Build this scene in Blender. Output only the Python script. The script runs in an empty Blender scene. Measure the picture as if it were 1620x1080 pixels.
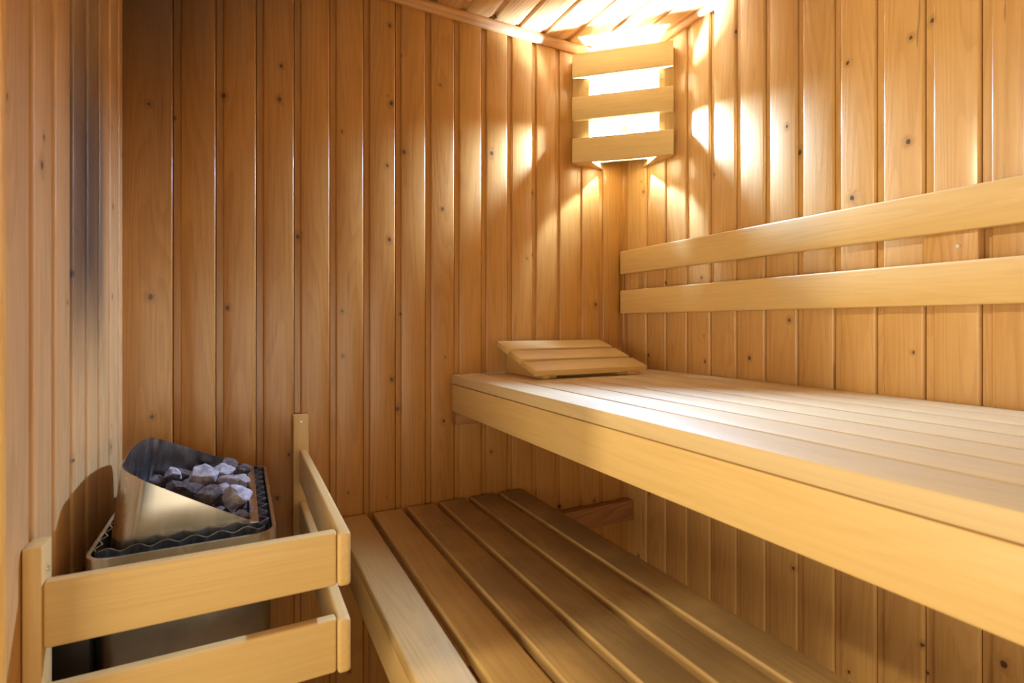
import bpy, bmesh, math, random
from mathutils import Vector, Matrix, noise, Euler
sc = bpy.context.scene
C = sc.collection
R = math.radians

# ---------------------------------------------------------------- camera
EYE = 1.06
cam_d = bpy.data.cameras.new('camera'); cam = bpy.data.objects.new('camera', cam_d); C.objects.link(cam)
cam_d.sensor_width = 36.0; cam_d.lens = 36.0 * 834 / 1620; cam_d.shift_y = -28 / 1620
cam_d.clip_start = .02
cam.location = (0, 0, EYE); cam.rotation_euler = (R(90), 0, R(-27.22))
cam_d.dof.use_dof = True; cam_d.dof.focus_distance = 1.75; cam_d.dof.aperture_fstop = 4.5
sc.camera = cam
# ---------------------------------------------------------------- world and exposure
w = bpy.data.worlds.new('world'); sc.world = w; w.use_nodes = True
w.node_tree.nodes['Background'].inputs[0].default_value = (1.0, .84, .62, 1)
w.node_tree.nodes['Background'].inputs[1].default_value = .22
sc.view_settings.view_transform = 'Standard'; sc.view_settings.look = 'None'
sc.view_settings.gamma = 1; sc.view_settings.use_curve_mapping = False
sc.view_settings.exposure = 0.0
# ---------------------------------------------------------------- lights of the room in front (behind the camera)
def area(name, loc, target, sx, sy, power, col):
    l = bpy.data.lights.new(name, 'AREA'); l.shape = 'RECTANGLE'; l.size = sx; l.size_y = sy
    l.energy = power; l.color = col
    o = bpy.data.objects.new(name, l); C.objects.link(o); o.location = loc
    o.rotation_euler = (Vector(target) - Vector(loc)).to_track_quat('-Z', 'Y').to_euler()
    return o
area('front_room_light', (.25, -1.0, .75), (.75, 1.2, .5), 1.4, 1.1, 12, (1, .82, .55))
area('hall_light', (-1.45, .05, .80), (.8, .55, .8), 1.1, 1.0, 27, (1, .83, .57))
# lamp of the room beyond the door opening in the left wall
area('hall_lamp', (-1.0, .925, 1.92), (.9, .7, .8), .05, .05, 19, (1, .84, .55))
LAMP_RADIANCE = 15500.0

# ---------------------------------------------------------------- dimensions
BY, RX, LX, CZ = 1.70, 1.406, -.277, 2.13
# ---------------------------------------------------------------- materials
def nd(nt, t, loc=(0, 0), **kw):
    n = nt.nodes.new(t)
    for k, v in kw.items(): setattr(n, k, v)
    return n
def math_n(nt, op, a, b=None, c=None):
    n = nt.nodes.new('ShaderNodeMath'); n.operation = op
    for i, v in enumerate((a, b, c)):
        if v is None: continue
        if isinstance(v, (int, float)): n.inputs[i].default_value = v
        else: nt.links.new(v, n.inputs[i])
    return n.outputs[0]
def smooth(nt, v, lo, hi, a=0.0, b=1.0):
    n = nt.nodes.new('ShaderNodeMapRange'); n.interpolation_type = 'SMOOTHSTEP'
    nt.links.new(v, n.inputs[0])
    for i, x in enumerate((lo, hi, a, b)): n.inputs[i + 1].default_value = x
    return n.outputs[0]
def mixc(nt, fac, a, b, mode='MIX'):
    n = nt.nodes.new('ShaderNodeMix'); n.data_type = 'RGBA'; n.blend_type = mode
    if isinstance(fac, (int, float)): n.inputs[0].default_value = fac
    else: nt.links.new(fac, n.inputs[0])
    for i, v in ((6, a), (7, b)):
        if isinstance(v, tuple): n.inputs[i].default_value = (*v[:3], 1)
        else: nt.links.new(v, n.inputs[i])
    return n.outputs[2]

def wood(name, axis, light, dark, rough=.5, coat=0.0, coat_rough=.2, knots=False, u_axis=None, module=None,
         u0=0.0, tone=.12, rings=.5, streak=.35, wear=0.0, char=False, soot_shade=0.0, bump=.15, cracks=0.0, wall=False):
    """axis: grain direction; u_axis/module/u0: boards side by side on a wall (each board gets its own grain and tone)"""
    m = bpy.data.materials.new(name); m.use_nodes = True; nt = m.node_tree; L = nt.links.new
    b = nt.nodes['Principled BSDF']
    tc = nd(nt, 'ShaderNodeTexCoord'); sep = nd(nt, 'ShaderNodeSeparateXYZ'); L(tc.outputs['Object'], sep.inputs[0])
    ax = dict(x=0, y=1, z=2)
    along = sep.outputs[ax[axis]]
    others = [a for a in 'xyz' if a != axis]
    if u_axis:
        u = sep.outputs[ax[u_axis]]
        v = sep.outputs[ax[[a for a in others if a != u_axis][0]]]
        idn = math_n(nt, 'FLOOR', math_n(nt, 'DIVIDE', math_n(nt, 'SUBTRACT', u, u0), module))
        bid = math_n(nt, 'MULTIPLY', idn, 3.713)
    else:
        u = sep.outputs[ax[others[0]]]; v = sep.outputs[ax[others[1]]]
        oi = nd(nt, 'ShaderNodeObjectInfo'); bid = math_n(nt, 'MULTIPLY', oi.outputs['Random'], 57.3)
    wn = nd(nt, 'ShaderNodeTexWhiteNoise', noise_dimensions='1D'); L(bid, wn.inputs['W'])
    rnd = wn.outputs['Value']
    # knots: round spots, each with a dark core
    if knots:
        kc = nd(nt, 'ShaderNodeCombineXYZ'); L(math_n(nt, 'ADD', math_n(nt, 'MULTIPLY', u, 9.0), bid), kc.inputs[0])
        L(math_n(nt, 'ADD', math_n(nt, 'MULTIPLY', along, 7.0), math_n(nt, 'MULTIPLY', bid, 5.1)), kc.inputs[1])
        vo = nd(nt, 'ShaderNodeTexVoronoi', voronoi_dimensions='2D'); vo.inputs['Scale'].default_value = 1.0
        L(kc.outputs[0], vo.inputs['Vector'])
        sc2 = nd(nt, 'ShaderNodeSeparateColor'); L(vo.outputs['Color'], sc2.inputs[0])
        has = math_n(nt, 'GREATER_THAN', sc2.outputs[0], .70)
        size = math_n(nt, 'MULTIPLY_ADD', sc2.outputs[1], .05, .018)
        kz = nd(nt, 'ShaderNodeTexNoise', noise_dimensions='2D'); kz.inputs['Scale'].default_value = 9.0; L(kc.outputs[0], kz.inputs['Vector'])
        d = math_n(nt, 'DIVIDE', math_n(nt, 'ADD', vo.outputs['Distance'], math_n(nt, 'MULTIPLY', math_n(nt, 'SUBTRACT', kz.outputs['Fac'], .5), .05)), size)
        kn = math_n(nt, 'MULTIPLY', smooth(nt, d, 1.0, .55), has)
        halo = math_n(nt, 'MULTIPLY', smooth(nt, d, 3.2, .8), has)
    # long streaks
    cv = nd(nt, 'ShaderNodeCombineXYZ')
    L(math_n(nt, 'MULTIPLY', u, 1.0), cv.inputs[0]); L(math_n(nt, 'MULTIPLY', v, 1.0), cv.inputs[1])
    L(math_n(nt, 'MULTIPLY', along, .035), cv.inputs[2])
    n1 = nd(nt, 'ShaderNodeTexNoise', noise_dimensions='4D'); n1.inputs['Scale'].default_value = 160
    n1.inputs['Detail'].default_value = 4; n1.inputs['Roughness'].default_value = .65
    L(cv.outputs[0], n1.inputs['Vector']); L(bid, n1.inputs['W'])
    # growth rings: contour lines of a slow, stretched noise
    cv2 = nd(nt, 'ShaderNodeCombineXYZ')
    L(u, cv2.inputs[0]); L(v, cv2.inputs[1]); L(math_n(nt, 'MULTIPLY', along, .07), cv2.inputs[2])
    n2 = nd(nt, 'ShaderNodeTexNoise', noise_dimensions='4D'); n2.inputs['Scale'].default_value = 9
    n2.inputs['Detail'].default_value = 1.5; L(cv2.outputs[0], n2.inputs['Vector']); L(bid, n2.inputs['W'])
    ph = math_n(nt, 'MULTIPLY', n2.outputs['Fac'], 26.0)
    if knots: ph = math_n(nt, 'ADD', ph, math_n(nt, 'MULTIPLY', halo, .8))
    saw = math_n(nt, 'FRACT', ph)
    ring = math_n(nt, 'MULTIPLY', math_n(nt, 'MULTIPLY', smooth(nt, saw, 0.25, .9), smooth(nt, saw, 1.0, .93)), rings)
    f = math_n(nt, 'ADD', ring, math_n(nt, 'MULTIPLY', smooth(nt, n1.outputs['Fac'], .35, .72), streak))
    # slow blotches
    n3 = nd(nt, 'ShaderNodeTexNoise', noise_dimensions='4D'); n3.inputs['Scale'].default_value = 5
    n3.inputs['Detail'].default_value = 3; L(cv2.outputs[0], n3.inputs['Vector']); L(bid, n3.inputs['W'])
    f = math_n(nt, 'ADD', f, math_n(nt, 'MULTIPLY', math_n(nt, 'SUBTRACT', n3.outputs['Fac'], .5), .5))
    f = math_n(nt, 'ADD', f, math_n(nt, 'MULTIPLY', math_n(nt, 'SUBTRACT', rnd, .5), tone * 4))
    cl = nd(nt, 'ShaderNodeClamp'); L(f, cl.inputs[0])
    col = mixc(nt, cl.outputs[0], light, dark)
    roughv = math_n(nt, 'MULTIPLY_ADD', n1.outputs['Fac'], .16, rough - .08)
    if knots:
        col = mixc(nt, math_n(nt, 'MULTIPLY', halo, .35), col, tuple(c * .55 for c in dark))
        col = mixc(nt, math_n(nt, 'MULTIPLY', kn, .85), col, (.045, .018, .007))
    if cracks:
        cv3 = nd(nt, 'ShaderNodeCombineXYZ'); L(math_n(nt, 'MULTIPLY', u, 60.0), cv3.inputs[0]); L(math_n(nt, 'MULTIPLY', along, 3.0), cv3.inputs[1])
        n4 = nd(nt, 'ShaderNodeTexNoise', noise_dimensions='4D'); n4.inputs['Scale'].default_value = 1.0
        n4.inputs['Detail'].default_value = 2; L(cv3.outputs[0], n4.inputs['Vector']); L(bid, n4.inputs['W'])
        ck = smooth(nt, n4.outputs['Fac'], .70, .73)
        col = mixc(nt, math_n(nt, 'MULTIPLY', ck, cracks), col, tuple(c * .3 for c in dark))
    if wear:   # grey, trodden wood with scratches
        n5 = nd(nt, 'ShaderNodeTexNoise'); n5.inputs['Scale'].default_value = 3.0; n5.inputs['Detail'].default_value = 6
        cw = nd(nt, 'ShaderNodeCombineXYZ'); geo = nd(nt, 'ShaderNodeNewGeometry'); L(geo.outputs['Position'], n5.inputs['Vector'])
        nz = nd(nt, 'ShaderNodeSeparateXYZ'); L(geo.outputs['Normal'], nz.inputs[0])
        up = smooth(nt, nz.outputs[2], .9, .99)
        col = mixc(nt, math_n(nt, 'MULTIPLY', math_n(nt, 'MULTIPLY', smooth(nt, n5.outputs['Fac'], .3, .62), wear), up), col, (.23, .155, .080))
        n6 = nd(nt, 'ShaderNodeTexNoise'); n6.inputs['Scale'].default_value = 60; n6.inputs['Detail'].default_value = 4
        L(geo.outputs['Position'], n6.inputs['Vector'])
        col = mixc(nt, math_n(nt, 'MULTIPLY', math_n(nt, 'MULTIPLY', smooth(nt, n6.outputs['Fac'], .6, .75), .25), up), col, (.42, .30, .19))
    if char:   # scorch mark on the boards above the stove
        dy = math_n(nt, 'DIVIDE', math_n(nt, 'SUBTRACT', u, 1.35), .21)
        n7 = nd(nt, 'ShaderNodeTexNoise'); n7.inputs['Scale'].default_value = 9; n7.inputs['Detail'].default_value = 5
        L(cv2.outputs[0], n7.inputs['Vector'])
        rr = math_n(nt, 'ADD', math_n(nt, 'POWER', math_n(nt, 'ABSOLUTE', dy), 2.0), math_n(nt, 'MULTIPLY', math_n(nt, 'SUBTRACT', n7.outputs['Fac'], .5), 1.1))
        s1 = math_n(nt, 'MULTIPLY', smooth(nt, rr, 1.0, -.1), smooth(nt, u, 1.215, 1.245, .25, 1.0))
        s2 = smooth(nt, math_n(nt, 'ADD', along, math_n(nt, 'MULTIPLY', n7.outputs['Fac'], .25)), .98, 1.32)
        s3 = smooth(nt, along, 1.75, 1.38, .55, 1.0)
        s = math_n(nt, 'MULTIPLY', math_n(nt, 'MULTIPLY', s1, s2), s3)
        col = mixc(nt, math_n(nt, 'MULTIPLY', s, .88), col, (.035, .021, .016))
    if soot_shade:   # upper corner shade painted into the back wall, with some sooty blotches
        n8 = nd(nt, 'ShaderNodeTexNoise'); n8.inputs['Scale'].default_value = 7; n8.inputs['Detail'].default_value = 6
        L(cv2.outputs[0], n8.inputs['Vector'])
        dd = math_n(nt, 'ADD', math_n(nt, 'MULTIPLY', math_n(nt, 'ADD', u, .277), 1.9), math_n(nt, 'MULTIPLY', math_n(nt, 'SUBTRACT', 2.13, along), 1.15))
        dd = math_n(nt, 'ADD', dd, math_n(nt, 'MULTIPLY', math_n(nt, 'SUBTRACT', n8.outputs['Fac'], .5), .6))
        col = mixc(nt, math_n(nt, 'MULTIPLY', smooth(nt, dd, 1.35, .1), soot_shade), col, (.05, .022, .009))
    L(col, b.inputs['Base Color']); L(roughv, b.inputs['Roughness'])
    b.inputs['Coat Weight'].default_value = coat; b.inputs['Coat Roughness'].default_value = coat_rough
    bp = nd(nt, 'ShaderNodeBump'); bp.inputs['Strength'].default_value = bump; bp.inputs['Distance'].default_value = .002
    hgt = math_n(nt, 'SUBTRACT', 1.0, cl.outputs[0])
    if knots: hgt = math_n(nt, 'SUBTRACT', hgt, kn)
    L(hgt, bp.inputs['Height']); L(bp.outputs[0], b.inputs['Normal'])
    if wall:   # slow undulation of the varnished faces
        nb = nd(nt, 'ShaderNodeTexNoise'); nb.inputs['Scale'].default_value = 7; L(cv2.outputs[0], nb.inputs['Vector'])
        b2 = nd(nt, 'ShaderNodeBump'); b2.inputs['Strength'].default_value = .35; b2.inputs['Distance'].default_value = .01
        L(nb.outputs['Fac'], b2.inputs['Height']); L(bp.outputs[0], b2.inputs['Normal']); L(b2.outputs[0], b.inputs['Normal'])
    return m

PINE_L, PINE_D = (.66, .37, .13), (.42, .19, .055)
M = {}
M['wall_back'] = wood('pine_back_wall', 'z', (.53, .252, .056), (.335, .130, .023), .34, .45, .18, True, 'x', .1021, 1.367 - 17 * .1021, soot_shade=.9, wall=True, tone=.06, rings=.25, cracks=.3)
M['wall_right'] = wood('pine_right_wall', 'z', (.72, .43, .155), (.52, .26, .075), .34, .45, .2, True, 'y', .1046, 1.5905 - 20 * .1046, wall=True, tone=.06, rings=.27, cracks=.55)
M['wall_left'] = wood('pine_left_wall', 'z', (.67, .40, .165), (.49, .26, .09), .5, .1, .3, True, 'y', .1047, 1.0195 - 3 * .1047, wall=True, tone=.05, rings=.35, char=True)
M['ceiling'] = wood('pine_ceiling', 'y', PINE_L, PINE_D, .34, .8, .22, True, 'x', .1047, .6687 - 10 * .1047, wall=True)
PALE_L, PALE_D = (.76, .52, .205), (.64, .40, .135)
def pale(axis, **k): 
    key = 'pale_' + axis + str(sorted(k.items()))
    if key not in M:
        kw = dict(rough=.5, coat=.08, coat_rough=.25, tone=.035, rings=.18, streak=.4, bump=.08); kw.update(k)
        M[key] = wood('pale_aspen_' + axis, axis, PALE_L, PALE_D, **kw)
    return M[key]
M['worn'] = wood('worn_bench_wood', 'y', (.64, .43, .18), (.46, .29, .11), .48, .1, .3, tone=.05, rings=.35, streak=.45, wear=.75, bump=.2)
M['bench_top'] = wood('bench_wood', 'y', (.72, .53, .27), (.61, .43, .20), .60, .05, .35, tone=.04, rings=.25, streak=.35, bump=.15)
M['trim'] = wood('trim_wood_x', 'x', (.60, .29, .095), (.38, .16, .05), .45, .15, .2)
M['trim_y'] = wood('trim_wood_y', 'y', (.62, .31, .105), (.42, .18, .055), .45, .15, .2)
M['cleat'] = wood('cleat_wood', 'x', (.46, .22, .075), (.30, .125, .04), .5, 0)
M['jamb'] = wood('jamb_wood', 'z', (.85, .47, .10), (.72, .36, .07), .5, 0, tone=.02)
M['floor'] = wood('floor_boards', 'y', (.30, .17, .08), (.18, .09, .04), .6, 0, u_axis='x', module=.1, u0=-1)

def simple(name, col, rough=.5, metal=0.0, emit=None, es=0.0, noise_amt=0.0, nscale=30, stretch=None, aniso=0):
    m = bpy.data.materials.new(name); m.use_nodes = True; nt = m.node_tree; b = nt.nodes['Principled BSDF']
    b.inputs['Base Color'].default_value = (*col, 1); b.inputs['Roughness'].default_value = rough; b.inputs['Metallic'].default_value = metal
    if emit: b.inputs['Emission Color'].default_value = (*emit, 1); b.inputs['Emission Strength'].default_value = es
    if noise_amt:
        tc = nd(nt, 'ShaderNodeTexCoord'); mp = nd(nt, 'ShaderNodeMapping'); n = nd(nt, 'ShaderNodeTexNoise')
        if stretch: mp.inputs['Scale'].default_value = stretch
        n.inputs['Scale'].default_value = nscale; n.inputs['Detail'].default_value = 5
        nt.links.new(tc.outputs['Object'], mp.inputs[0]); nt.links.new(mp.outputs[0], n.inputs['Vector'])
        c = mixc(nt, smooth(nt, n.outputs['Fac'], .3, .7), tuple(x * (1 - noise_amt) for x in col), col)
        nt.links.new(c, b.inputs['Base Color'])
        nt.links.new(math_n(nt, 'MULTIPLY_ADD', n.outputs['Fac'], .25, rough - .12), b.inputs['Roughness'])
    return m
M['steel'] = simple('brushed_steel', (.68, .66, .63), .24, 1, noise_amt=.12, nscale=40, stretch=(1, 1, .2))
M['bright_steel'] = simple('bright_steel', (.50, .49, .47), .28, 1)
M['steel_dull'] = simple('dull_steel', (.42, .41, .40), .42, 1, noise_amt=.3, nscale=12)
M['black'] = simple('black_enamel', (.02, .02, .022), .45)
M['screw'] = simple('screw_steel', (.7, .68, .64), .35, 1)
M['enamel'] = simple('white_enamel', (.42, .42, .41), .5)
M['bulb'] = simple('glowing_bulb', (1, 1, 1), .5, emit=(.38, .60, 1.0), es=LAMP_RADIANCE)
def stone_mat(name, a, b_):
    m = bpy.data.materials.new(name); m.use_nodes = True; nt = m.node_tree; b = nt.nodes['Principled BSDF']
    tc = nd(nt, 'ShaderNodeTexCoord'); oi = nd(nt, 'ShaderNodeObjectInfo')
    n = nd(nt, 'ShaderNodeTexNoise', noise_dimensions='4D'); n.inputs['Scale'].default_value = 45; n.inputs['Detail'].default_value = 7; n.inputs['Roughness'].default_value = .65
    nt.links.new(tc.outputs['Object'], n.inputs['Vector']); nt.links.new(math_n(nt, 'MULTIPLY', oi.outputs['Random'], 30), n.inputs['W'])
    n2 = nd(nt, 'ShaderNodeTexNoise'); n2.inputs['Scale'].default_value = 260; n2.inputs['Detail'].default_value = 3
    nt.links.new(tc.outputs['Object'], n2.inputs['Vector'])
    f = math_n(nt, 'ADD', smooth(nt, n.outputs['Fac'], .35, .65), math_n(nt, 'MULTIPLY', math_n(nt, 'SUBTRACT', n2.outputs['Fac'], .5), .9))
    cl = nd(nt, 'ShaderNodeClamp'); nt.links.new(f, cl.inputs[0])
    nt.links.new(mixc(nt, cl.outputs[0], a, b_), b.inputs['Base Color']); b.inputs['Roughness'].default_value = .85
    bp = nd(nt, 'ShaderNodeBump'); bp.inputs['Strength'].default_value = .5; bp.inputs['Distance'].default_value = .002
    nt.links.new(cl.outputs[0], bp.inputs['Height']); nt.links.new(bp.outputs[0], b.inputs['Normal'])
    return m
M['stone_light'] = stone_mat('light_grey_stone', (.21, .17, .17), (.50, .46, .48))
M['stone_dark'] = stone_mat('dark_brown_stone', (.045, .028, .024), (.16, .115, .10))

# ---------------------------------------------------------------- helpers
def link(name, me, mat, parent=None, loc=(0, 0, 0), rot=None):
    if mat is not None: me.materials.append(mat)
    o = bpy.data.objects.new(name, me); C.objects.link(o)
    if parent is not None:
        o.parent = parent
        o.location = Vector(loc) - world_loc(parent)
    else: o.location = loc
    if rot: o.rotation_euler = rot
    return o
def world_loc(o):
    v = Vector(o.location)
    while o.parent is not None: o = o.parent; v += Vector(o.location)
    return v
def empty(name, loc, label, cat, group=None):
    o = bpy.data.objects.new(name, None); C.objects.link(o); o.location = loc; o.empty_display_size = .05
    tag(o, label, cat, group); return o
def tag(o, label, cat, group=None):
    o['label'] = label; o['category'] = cat
    if group: o['group'] = group
    return o
def struct(o): o['kind'] = 'structure'; return o
def bm_box(dx, dy, dz, bevel=.003, seg=2):
    bm = bmesh.new(); bmesh.ops.create_cube(bm, size=1)
    for v in bm.verts: v.co = Vector((v.co.x * dx, v.co.y * dy, v.co.z * dz))
    if bevel: bmesh.ops.bevel(bm, geom=bm.edges[:], offset=bevel, segments=seg, profile=.5, affect='EDGES')
    return bm
def to_me(bm, name, smooth_=True, angle=40):
    bmesh.ops.recalc_face_normals(bm, faces=bm.faces[:])
    me = bpy.data.meshes.new(name); bm.to_mesh(me); bm.free()
    if smooth_:
        me.polygons.foreach_set('use_smooth', [True] * len(me.polygons))
        me.set_sharp_from_angle(angle=R(angle))
    return me
def box(name, x0, x1, y0, y1, z0, z1, mat, parent=None, bevel=.003, seg=2, rot=None):
    bm = bm_box(x1 - x0, y1 - y0, z1 - z0, bevel, seg)
    return link(name, to_me(bm, name), mat, parent, ((x0 + x1) / 2, (y0 + y1) / 2, (z0 + z1) / 2), rot)
def obox(name, c, dims, rot, mat, parent=None, bevel=.003, seg=2):
    return link(name, to_me(bm_box(*dims, bevel, seg), name), mat, parent, c, rot)
def prism(name, poly, axis, a0, a1, mat, parent=None, bevel=0, org=None):
    """poly: 2D outline in the two other axes (xy for z, yz for x, xz for y)"""
    bm = bmesh.new()
    cu = sum(p[0] for p in poly) / len(poly); cv = sum(p[1] for p in poly) / len(poly); ca = (a0 + a1) / 2
    def P(p, a):
        return {'z': (p[0] - cu, p[1] - cv, a - ca), 'x': (a - ca, p[0] - cu, p[1] - cv), 'y': (p[0] - cu, a - ca, p[1] - cv)}[axis]
    A = [bm.verts.new(P(p, a0)) for p in poly]; B = [bm.verts.new(P(p, a1)) for p in poly]; n = len(poly)
    bm.faces.new(A); bm.faces.new(B[::-1])
    for i in range(n): bm.faces.new((A[i], A[(i + 1) % n], B[(i + 1) % n], B[i]))
    if bevel: bmesh.ops.bevel(bm, geom=bm.edges[:], offset=bevel, segments=2, profile=.5, affect='EDGES')
    loc = {'z': (cu, cv, ca), 'x': (ca, cu, cv), 'y': (cu, ca, cv)}[axis]
    return link(name, to_me(bm, name), mat, parent, loc)
def screw(parent, loc, normal, r=.0035):
    bm = bmesh.new(); bmesh.ops.create_cone(bm, cap_ends=True, segments=20, radius1=r, radius2=r * .8, depth=.002)
    for k in range(2):  # cross recess raised rim
        s = bmesh.ops.create_cube(bm, size=1)
        for v in s['verts']: v.co = Vector((v.co.x * (r * 1.1 if k else r * .25), v.co.y * (r * .25 if k else r * 1.1), .0008 + v.co.z * .0008))
    o = link('screw', to_me(bm, 'screw', False), M['screw'], parent, loc)
    o.rotation_euler = Vector(normal).to_track_quat('Z', 'Y').to_euler(); return o

# ---------------------------------------------------------------- panelled walls
def profile(joints, u0, u1):
    """(u, depth) outline of tongue and groove boards; depth is measured into the wall"""
    pts = [(u0, 0)]; E = .0055; D = .0075; r = .005
    for c in sorted(joints):
        if c - .012 < u0 or c + .024 > u1: continue
        for k in range(6):   # rounded shoulder
            a = math.pi / 2 * k / 5
            pts.append((c - E + E * math.sin(a), D * 1.0 * (1 - math.cos(a))))
        pts += [(c + .0003, .015), (c + .0018, .015), (c + .0020, D), (c + .0175, D)]
        for k in range(6):
            a = math.pi / 2 * k / 5
            pts.append((c + .0175 + r * (1 - math.cos(a)), D * (1 - math.sin(a))))
    pts.append((u1, 0)); return pts
def panel_wall(name, joints, u0, u1, fn, a0, a1, mat, thick=.05):
    """fn(u, depth, a) -> world point"""
    bm = bmesh.new(); pts = profile(joints, u0, u1); N = 2
    cols = []
    for (u, d) in pts: cols.append([bm.verts.new(fn(u, d, a0 + (a1 - a0) * k / N)) for k in range(N + 1)])
    for i in range(len(cols) - 1):
        for k in range(N): bm.faces.new((cols[i][k], cols[i + 1][k], cols[i + 1][k + 1], cols[i][k + 1]))
    # closed back so the wall has real thickness
    c0 = [bm.verts.new(fn(u0, thick, a)) for a in (a0, a1)]; c1 = [bm.verts.new(fn(u1, thick, a)) for a in (a0, a1)]
    bm.faces.new((c0[0], c1[0], c1[1], c0[1]))
    bm.faces.new((cols[0][0], *cols[0][1:], c0[1], c0[0])); bm.faces.new((cols[-1][0], *cols[-1][1:], c1[1], c1[0]))
    bm.faces.new([c[0] for c in cols] + [c1[0], c0[0]]); bm.faces.new([c[-1] for c in cols] + [c1[1], c0[1]])
    me = to_me(bm, name, True, 50)
    return struct(link(name, me, mat))
YF, FZ = -.35, -.13
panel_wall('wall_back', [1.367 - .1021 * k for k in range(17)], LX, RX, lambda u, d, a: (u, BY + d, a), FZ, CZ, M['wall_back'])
panel_wall('wall_right', [-(1.5905 - .1046 * k) for k in range(19)], -BY, -YF, lambda u, d, a: (RX + d, -u, a), FZ, CZ, M['wall_right'])
panel_wall('wall_left', [1.018 + .1047 * k for k in range(7)], .925, BY, lambda u, d, a: (LX - d, u, a), FZ, CZ, M['wall_left'], .07)
panel_wall('ceiling', [.6687 + .1047 * k for k in range(-9, 7)], LX - .05, RX + .04, lambda u, d, a: (u, a, CZ + d), YF, BY + .045, M['ceiling'], .03)
struct(box('floor', LX - .07, RX + .05, YF, BY + .05, FZ - .04, FZ, M['floor'], bevel=0))
struct(prism('trim_1', [(BY - .024, CZ), (BY, CZ), (BY, CZ - .030), (BY - .010, CZ - .030), (BY - .024, CZ - .012)], 'x', LX, RX - .002, M['trim'], bevel=.002))
struct(prism('trim_2', [(RX - .022, CZ), (RX, CZ), (RX, CZ - .022), (RX - .010, CZ - .022), (RX - .022, CZ - .010)], 'y', YF, BY - .026, M['trim_y'], bevel=.002))
# door opening in the left wall: jamb at its far side and head above it
struct(box('trim_3', LX - .09, LX + .002, .905, .925, FZ, CZ, M['jamb'], bevel=.002))
struct(box('trim_4', LX - .09, LX - .002, YF, .905, 1.96, CZ, M['jamb'], bevel=.002))

# ---------------------------------------------------------------- upper bench
UX0, UZ, UE = .639, .887, 1.400
P = .1085
ub = empty('upper_bench', (UX0, .7, UZ - .125), 'wide upper wooden bench with deep front apron, carrying the slatted headrest', 'bench')
yb0, yb1 = -.20, BY - .004
for k in range(7):
    x0 = UX0 + P * k; x1 = x0 + P - .0075
    o = box('seat_slat', x0, min(x1, RX - .006), yb0, yb1, UZ - .030, UZ, M['bench_top'], ub, .0018, 2)
box('apron', UX0 + .002, UX0 + .030, yb0, yb1, UZ - .125, UZ - .0325, pale('y', rough=.42), ub, .003)
for y in (.15, .75, 1.28): box('cross_rail', UX0 + .031, RX - .001, y, y + .04, UZ - .075, UZ - .031, M['cleat'], ub, .002)
ubc = box('bench_bearer', UX0 + .005, RX - .003, BY - .036, BY - .002, UZ - .168, UZ - .126, M['cleat'], None, .002)
tag(ubc, 'brown wooden bearer fixed to the back wall right under the upper bench', 'bearer')

# ---------------------------------------------------------------- lower bench
LX0, LZ = .260, .462
PL = .1112
lb = empty('lower_bench', (LX0, .7, LZ - .11), 'low wooden bench of six spaced worn slats below the upper bench', 'bench')
for k in range(6):
    x0 = LX0 + PL * k
    box('seat_slat', x0, x0 + .0935, yb0, 1.690, LZ - .028, LZ, M['worn'] if k > 1 else wood('lower_slat_wood', 'y', (.60, .40, .155), (.44, .27, .09), .5, .08, .3, tone=.04, rings=.3, wear=.4 if k else .2), lb, .0055, 3)
box('apron', LX0 + .001, LX0 + .024, yb0, 1.690, LZ - .112, LZ - .0285, pale('y', rough=.42), lb, .003)
for y in (.05, .85, 1.55): box('cross_rail', LX0 + .025, LX0 + PL * 5 + .088, y, y + .045, LZ - .075, LZ - .029, M['cleat'], lb, .002)
lbc = box('bench_bearer', .37, RX - .003, BY - .038, BY - .001, .272, .352, M['cleat'], None, .002)
tag(lbc, 'reddish brown wooden bearer low on the back wall behind the lower bench', 'bearer')

# ---------------------------------------------------------------- backrest
br = empty('backrest', (1.38, .7, 1.10), 'pale wooden backrest of two long horizontal rails on the right wall', 'backrest')
for z0, z1 in ((1.258, 1.351), (1.100, 1.194)):
    box('rail', 1.355, 1.378, yb0, 1.688, z0, z1, pale('y'), br, .006, 4)
for y0, y1 in ((1.605, 1.685), (.537, .637)):
    bt = box('batten', 1.3785, RX - .0005, y0, y1, 1.112, 1.340, M['wall_right'] if 0 else wood('batten_wood', 'z', (.68, .40, .145), (.52, .27, .085), .45, .1, .2, tone=.01), br, .002)
    ym = y0 + .035
    screw(bt, (1.377, ym, 1.228), (-1, 0, 0), .0045)

# ---------------------------------------------------------------- headrest
SL = math.atan2(.088, .285)
hr = empty('headrest', (1.02, 1.54, UZ), 'sloped wooden headrest of three wide slats lying at the back end of the upper bench', 'headrest')
t = .020; L0 = Vector((0, math.cos(SL), math.sin(SL)))
base = Vector((0, 1.395, .915))     # lower front edge of the tops
nrm = Vector((0, -math.sin(SL), math.cos(SL)))
for k in range(3):
    c = base + L0 * (.046 + k * .1005) - nrm * (t / 2 - .003 * 0)
    o = obox('slat', (1.0225, c.y, c.z), (.445, .083, t), (SL, 0, 0), pale('x', tone=.05), hr, .003, 2)
def cheek(x0, x1):
    top = lambda y: base.z + (y - base.y) * math.tan(SL) - t / math.cos(SL) - .0008
    prism('cheek', [(1.412, UZ + .0008), (1.668, UZ + .0008), (1.668, top(1.668)), (1.412, top(1.412))], 'x', x0, x1, pale('y', tone=.05), hr, .0012)
cheek(.836, .858); cheek(1.170, 1.212)
for x0 in (.8585, 1.135): box('rib', x0, x0 + .034, 1.425, 1.455, UZ + .001, UZ + .012, pale('x'), hr, .001)

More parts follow.
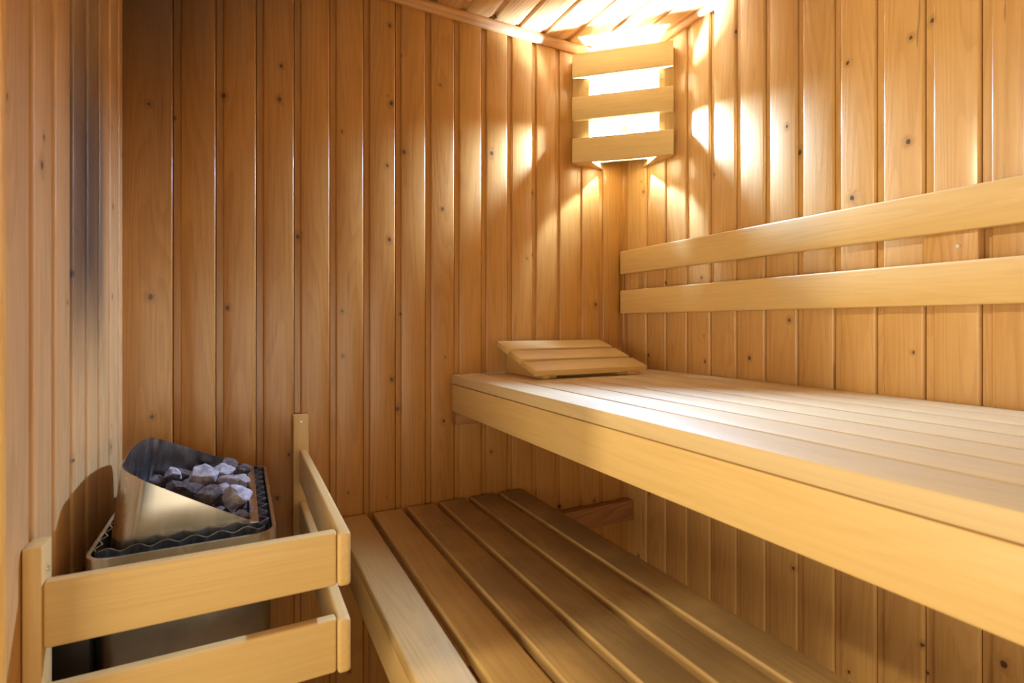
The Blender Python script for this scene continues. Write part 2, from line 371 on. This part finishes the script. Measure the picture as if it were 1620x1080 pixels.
# ---------------------------------------------------------------- corner lamp and its slatted shade
SP0 = Vector((1.103, 1.652)); SP1 = Vector((1.368, 1.4045))   # slat front ends
dirv = (SP1 - SP0).normalized(); nin = Vector((-dirv.y, dirv.x))  # towards the corner
if nin.dot(Vector((1, 1))) < 0: nin = -nin
ang = math.atan2(dirv.y, dirv.x)
ls = empty('lamp_shade', (1.235, 1.53, 1.66), 'slatted corner lamp shade of three short wooden boards high above the benches', 'lamp shade')
for z0, z1 in ((1.978, 2.069), (1.820, 1.908), (1.664, 1.753)):
    mid = (SP0 + SP1) / 2 + nin * .009
    o = obox('slat', (mid.x, mid.y, (z0 + z1) / 2), ((SP1 - SP0).length, .018, z1 - z0), (0, 0, ang), pale('x'), ls, .002)
def onplane(px):  # X/Y ratio ray onto the back of the slats
    return px
q = SP0 + nin * .0185; q1 = SP1 + nin * .0185
def along(s): return q + dirv * s
Ls = (SP1 - SP0).length
bt1 = prism('batten', [(1.136, 1.6985), tuple(along(.040)), tuple(along(.062)), (1.283, 1.6985)], 'z', 1.672, 2.066, pale('z'), ls)
bt2 = prism('batten', [(1.4045, 1.437), tuple(along(Ls - .030)), tuple(along(Ls - .050)), (1.4045, 1.606)], 'z', 1.672, 2.066, pale('z'), ls)
for bt, s in ((bt1, .051), (bt2, Ls - .040)):
    for z in (1.945, 1.788):
        p = along(s) - nin * .001
        screw(bt, (p.x, p.y, z), (-nin.x, -nin.y, 0), .004)
# lamp: white base plate in the corner and the bulb in front of it
LP = Vector((1.288, 1.573))
lm = empty('wall_lamp', (1.34, 1.63, 1.72), 'glowing white corner lamp behind the slatted shade', 'lamp')
pc = LP + nin * .055
obox('base_plate', (pc.x, pc.y, 1.885), (.20, .008, .39), (0, 0, ang), M['enamel'], lm, .003)
pc2 = LP + nin * .036
obox('bracket', (pc2.x, pc2.y, 1.847 - .061), (.030, .032, .016), (0, 0, ang), M['enamel'], lm, .006)
bm = bmesh.new(); bmesh.ops.create_cone(bm, cap_ends=True, segments=32, radius1=.024, radius2=.032, depth=.02)
link('added_bulb_shield', to_me(bm, 'added_bulb_shield'), M['enamel'], lm, (LP.x, LP.y, 1.847 - .061))  # flared cup added under the bulb to hold back its downward light
bm = bmesh.new(); bmesh.ops.create_cone(bm, cap_ends=True, segments=32, radius1=.010, radius2=.009, depth=.032)
link('bulb_neck', to_me(bm, 'bulb_neck'), M['enamel'], lm, (LP.x, LP.y, 1.847 - .0345))
bm = bmesh.new(); bmesh.ops.create_uvsphere(bm, u_segments=24, v_segments=16, radius=.018)
for v in bm.verts: v.co.z *= 1.15
link('bulb', to_me(bm, 'bulb'), M['bulb'], lm, (LP.x, LP.y, 1.847))

# ---------------------------------------------------------------- stove guard rail
gd = empty('guard_rail', (.0, 1.2, .40), 'L-shaped wooden guard rail around the stove, two boards high', 'guard rail')
FY = .980
p1 = box('post', LX + .001, -.2535, FY, FY + .047, .30, .740, pale('z', rough=.45), gd, .003)
p2 = box('post', .138, .180, BY - .024, BY - .001, .30, .790, pale('z', rough=.45), gd, .002)
screw(p2, (.159, BY - .025, .770), (0, -1, 0)); screw(p1, (-.2525, FY + .024, .700), (1, 0, 0))
for z0, z1 in ((.592, .688), (.437, .534)):
    box('front_rail', -.2530, .1525, FY, FY + .022, z0, z1, pale('x', rough=.45), gd, .005, 4)
    box('side_rail', .1535, .1755, .972, BY - .0245, z0, z1, pale('y', rough=.45), gd, .006, 4)

# ---------------------------------------------------------------- stove
def rrect(x0, x1, y0, y1, r, n=8):
    pts = []
    for cx, cy, a0 in ((x1 - r, y0 + r, -90), (x1 - r, y1 - r, 0), (x0 + r, y1 - r, 90), (x0 + r, y0 + r, 180)):
        for k in range(n + 1):
            a = R(a0 + 90 * k / n); pts.append((cx + r * math.cos(a), cy + r * math.sin(a)))
    return pts
HX0, HX1, HY0, HY1, HZ = -.236, .062, 1.100, 1.640, .662
st = empty('sauna_stove', (-.09, 1.36, .20), 'steel electric sauna stove on the left wall with a slanted stone hopper', 'stove')
def tube_sheet(name, pts, z0, z1, th, mat, closed=True, ztop=None, shift=None, parent=None):
    """vertical sheet of thickness th along a plan polyline; ztop(x, y) sets a slanted top; shift moves the top outwards"""
    bm = bmesh.new(); n = len(pts); rows = []
    for i, (x, y) in enumerate(pts):
        a = Vector(pts[(i - 1) % n] if (closed or i > 0) else pts[i]); b = Vector(pts[(i + 1) % n] if (closed or i < n - 1) else pts[i])
        tg = (b - a).normalized(); nn = Vector((tg.y, -tg.x))
        zt = ztop(x, y) if ztop else z1
        sx, sy = shift(x, y) if shift else (0, 0)
        o0, i0 = Vector((x, y)), Vector((x, y)) - nn * th
        rows.append([bm.verts.new((o0.x, o0.y, z0)), bm.verts.new((o0.x + sx, o0.y + sy, zt)), bm.verts.new((i0.x + sx, i0.y + sy, zt)), bm.verts.new((i0.x, i0.y, z0))])
    m = n if closed else n - 1
    for i in range(m):
        A, B = rows[i], rows[(i + 1) % n]
        for k in range(4): bm.faces.new((A[k], B[k], B[(k + 1) % 4], A[(k + 1) % 4]))
    if not closed: bm.faces.new(rows[0]); bm.faces.new(rows[-1][::-1])
    c = Vector((sum(p[0] for p in pts) / n, sum(p[1] for p in pts) / n, z0))
    bmesh.ops.translate(bm, verts=bm.verts[:], vec=-c)
    return link(name, to_me(bm, name, True, 35), mat, parent, c)
def solid(name, pts, z0, z1, mat, parent, bevel=0):
    return prism(name, pts, 'z', z0, z1, mat, parent, bevel)
solid('body', rrect(HX0 + .012, HX1 - .010, HY0 + .012, HY1 - .012, .035), .215, .608, M['steel_dull'], st)
solid('base', rrect(HX0 + .02, HX1 - .02, HY0 + .03, HY1 - .03, .03), .19, .2145, M['black'], st)
box('wall_bracket', LX + .002, HX0 + .0115, HY0 + .01, HY1 - .06, .25, .58, M['black'], st, .004)
tube_sheet('rim', rrect(HX0, HX1, HY0, HY1, .040), .602, .664, .0065, M['steel'], parent=st)
solid('tray', rrect(HX0 + .0075, HX1 - .0075, HY0 + .0075, HY1 - .0075, .034), .6085, .614, M['black'], st)
# corrugated strips inside the rim
def wavy(name, p0, p1, amp, periods, z0, z1, sharp=False):
    p0, p1 = Vector(p0), Vector(p1); tg = (p1 - p0).normalized(); nn = Vector((-tg.y, tg.x)); n = periods * 16; pts = []
    for i in range(n + 1):
        s = i / n; ph = s * periods * 2 * math.pi
        wv = math.sin(ph) if not sharp else 2 / math.pi * math.asin(math.sin(ph))
        p = p0 + (p1 - p0) * s + nn * amp * wv; pts.append((p.x, p.y))
    return tube_sheet(name, pts, z0, z1, .0019, M['bright_steel'], closed=False, parent=st)
wavy('corrugated_strip', (HX0 + .018, HY0 + .030), (HX1 - .020, HY0 + .030), .0105, 6, .6145, .668)
wavy('corrugated_strip', (HX1 - .0205, HY0 + .042), (HX1 - .0205, HY1 - .03), .0088, 10, .6145, .667, True)
wavy('corrugated_strip', (HX0 + .0135, HY0 + .04), (HX0 + .0135, HY1 - .04), .004, 11, .6145, .667, True)
# hopper (steam hood): U-shaped sheet, high at the wall, sloping down to the front bar
def arc(cx, cy, r, a0, a1, n=10): return [(cx + r * math.cos(R(a0 + (a1 - a0) * k / n)), cy + r * math.sin(R(a0 + (a1 - a0) * k / n))) for k in range(n + 1)]
pl = [(.030 - (.030 + .170) * k / 10, 1.152) for k in range(10)]
pl += arc(-.170, 1.200, .048, -90, -180, 12)[0:-1]
for k in range(13):
    s = k / 12; pl.append((-.218 - .004 * math.sin(math.pi * s), 1.200 + (1.565 - 1.200) * s))
pl += arc(-.180, 1.565, .038, 180, 90, 12)[1:]
pl += [(-.180 + (.200) * k / 10, 1.603 + .007 * k / 10) for k in range(1, 11)]
pl = pl[::-1]
def ztop(x, y):
    t_ = max(0, min(1, (y - 1.15) / .45)); q_ = max(0, min(1, (.03 - x) / .248))
    return .668 + (.030 - x) * (.515 - .075 * t_) + .014 * math.sin(math.pi * t_) * q_
def hshift(x, y):
    s = max(0, min(1, (.03 - x) / .22)); return (.020 * s ** 1.5, (.010 * s if y < 1.3 else -.012 * s))
tube_sheet('hopper', pl, .6145, .78, .0018, M['steel'], closed=False, ztop=ztop, shift=hshift, parent=st)
box('hopper_bar', .016, .0315, 1.150, 1.614, .668, .6715, M['steel'], st, .0008)
# the stones
def stone_mesh(seed, dims):
    rg = random.Random(seed); bm = bmesh.new()
    for i in range(15):
        v = Vector((rg.gauss(0, 1), rg.gauss(0, 1), rg.gauss(0, 1))).normalized() * rg.uniform(.86, 1.08)
        bm.verts.new((v.x * dims[0] / 2, v.y * dims[1] / 2, v.z * dims[2] / 2))
    r = bmesh.ops.convex_hull(bm, input=bm.verts[:])
    bmesh.ops.delete(bm, geom=list({g for g in r['geom_interior'] if isinstance(g, bmesh.types.BMVert)}), context='VERTS')
    bmesh.ops.bevel(bm, geom=bm.edges[:], offset=min(dims) * .04, segments=1, affect='EDGES', clamp_overlap=True)
    bmesh.ops.triangulate(bm, faces=bm.faces[:])
    bmesh.ops.subdivide_edges(bm, edges=bm.edges[:], cuts=2, use_grid_fill=True)
    for v in bm.verts:
        n = noise.noise(v.co * 38 + Vector((seed, 0, 0))) * .0050 + noise.noise(v.co * 110 + Vector((0, seed, 0))) * .0024
        v.co += v.co.normalized() * n
    return to_me(bm, 'stone', True, 28)
STONES = [  # x, y, z, dims, rot, material, label
 (-.172, 1.440, .697, (.048, .05, .040), 10, 'd', 'small mottled brown stone at the far left end of the stone pile'),
 (-.138, 1.500, .700, (.085, .05, .042), -8, 'd', 'long flat brown stone at the back left under the steel hopper wall'),
 (-.142, 1.440, .708, (.044, .045, .042), 30, 'l', 'pale stone standing between the flat back stone and the dark front stone'),
 (-.160, 1.345, .698, (.060, .05, .036), 20, 'l', 'pale low stone at the front left against the steel hopper rim'),
 (-.112, 1.325, .708, (.078, .062, .050), -12, 'd', 'large dark brown stone at the front left of the pile'),
 (-.080, 1.390, .712, (.066, .058, .064), 25, 'l', 'large pointed light grey stone in the middle of the pile'),
 (-.040, 1.432, .706, (.066, .055, .044), -15, 'l', 'light brown-grey stone behind the saddle-shaped one'),
 (-.024, 1.512, .706, (.060, .055, .050), 40, 'd', 'dark brown angular stone at the very back of the pile'),
 (.004, 1.462, .698, (.038, .042, .040), 5, 'd', 'small dark stone at the back right beside the steel bar'),
 (-.020, 1.368, .702, (.082, .05, .040), -20, 'l', 'light saddle-shaped stone right of the middle of the pile'),
 (-.060, 1.282, .698, (.066, .060, .046), 15, 'd', 'dark reddish brown stone at the front middle against the hopper rim'),
 (-.034, 1.320, .692, (.050, .045, .042), 50, 'l', 'mid grey stone wedged behind the reddish brown front stone'),
 (-.006, 1.262, .694, (.060, .062, .056), 65, 'l', 'large light grey stone at the front right beside the steel bar'),
 (-.002, 1.195, .672, (.046, .034, .026), 0, 'd', 'small flat dark stone in the front right corner of the hopper'),
 (-.064, 1.448, .694, (.040, .040, .038), 70, 'd', 'small dark stone showing behind the pointed grey stone'),
 (-.100, 1.265, .676, (.050, .045, .036), 12, 'd', 'dark stone low at the front under the large brown one'),
 (.000, 1.405, .678, (.040, .045, .036), 12, 'd', 'dark stone low beside the bar below the saddle-shaped stone'),
 (-.090, 1.550, .680, (.060, .045, .040), 32, 'd', 'dark stone deep at the back wall of the hopper'),
 (-.010, 1.560, .672, (.050, .040, .034), 32, 'd', 'dark stone low in the back right corner of the hopper'),
]
for i, (x, y, z, dm, rz, k, lab) in enumerate(STONES):
    o = link('sauna_stone', stone_mesh(i + 3, dm), M['stone_light'] if k == 'l' else M['stone_dark'], None, (x, y, z), (0, 0, R(rz)))
    tag(o, lab, 'stone', 'stones heaped in the stove hopper')
# dark lower fill nobody could count, carrying the top layer
bm = bmesh.new(); bmesh.ops.create_grid(bm, x_segments=40, y_segments=70, size=.5)
for v in bm.verts:
    x, y = v.co.x * .205, v.co.y * .425
    if x < -.035 and abs(y) > .145:
        q = Vector((x + .035, y - math.copysign(.145, y)))
        if q.length > .066: q = q.normalized() * .066; x, y = -.035 + q.x, math.copysign(.145, y) + q.y
    v.co = Vector((x, y, .026 * noise.noise(Vector((x * 40, y * 40, 0))) + (.018 if x < -.02 else .018 - .25 * max(0, x + .02))))
r = bmesh.ops.extrude_face_region(bm, geom=bm.faces[:])
for g in r['geom']:
    if isinstance(g, bmesh.types.BMVert): g.co.z = -.039
o = link('stone_gravel', to_me(bm, 'stone_gravel', False), M['stone_dark'], None, (-.090, 1.372, .654))
tag(o, 'dark broken stone filling the stove hopper beneath the large stones', 'gravel'); o['kind'] = 'stuff'
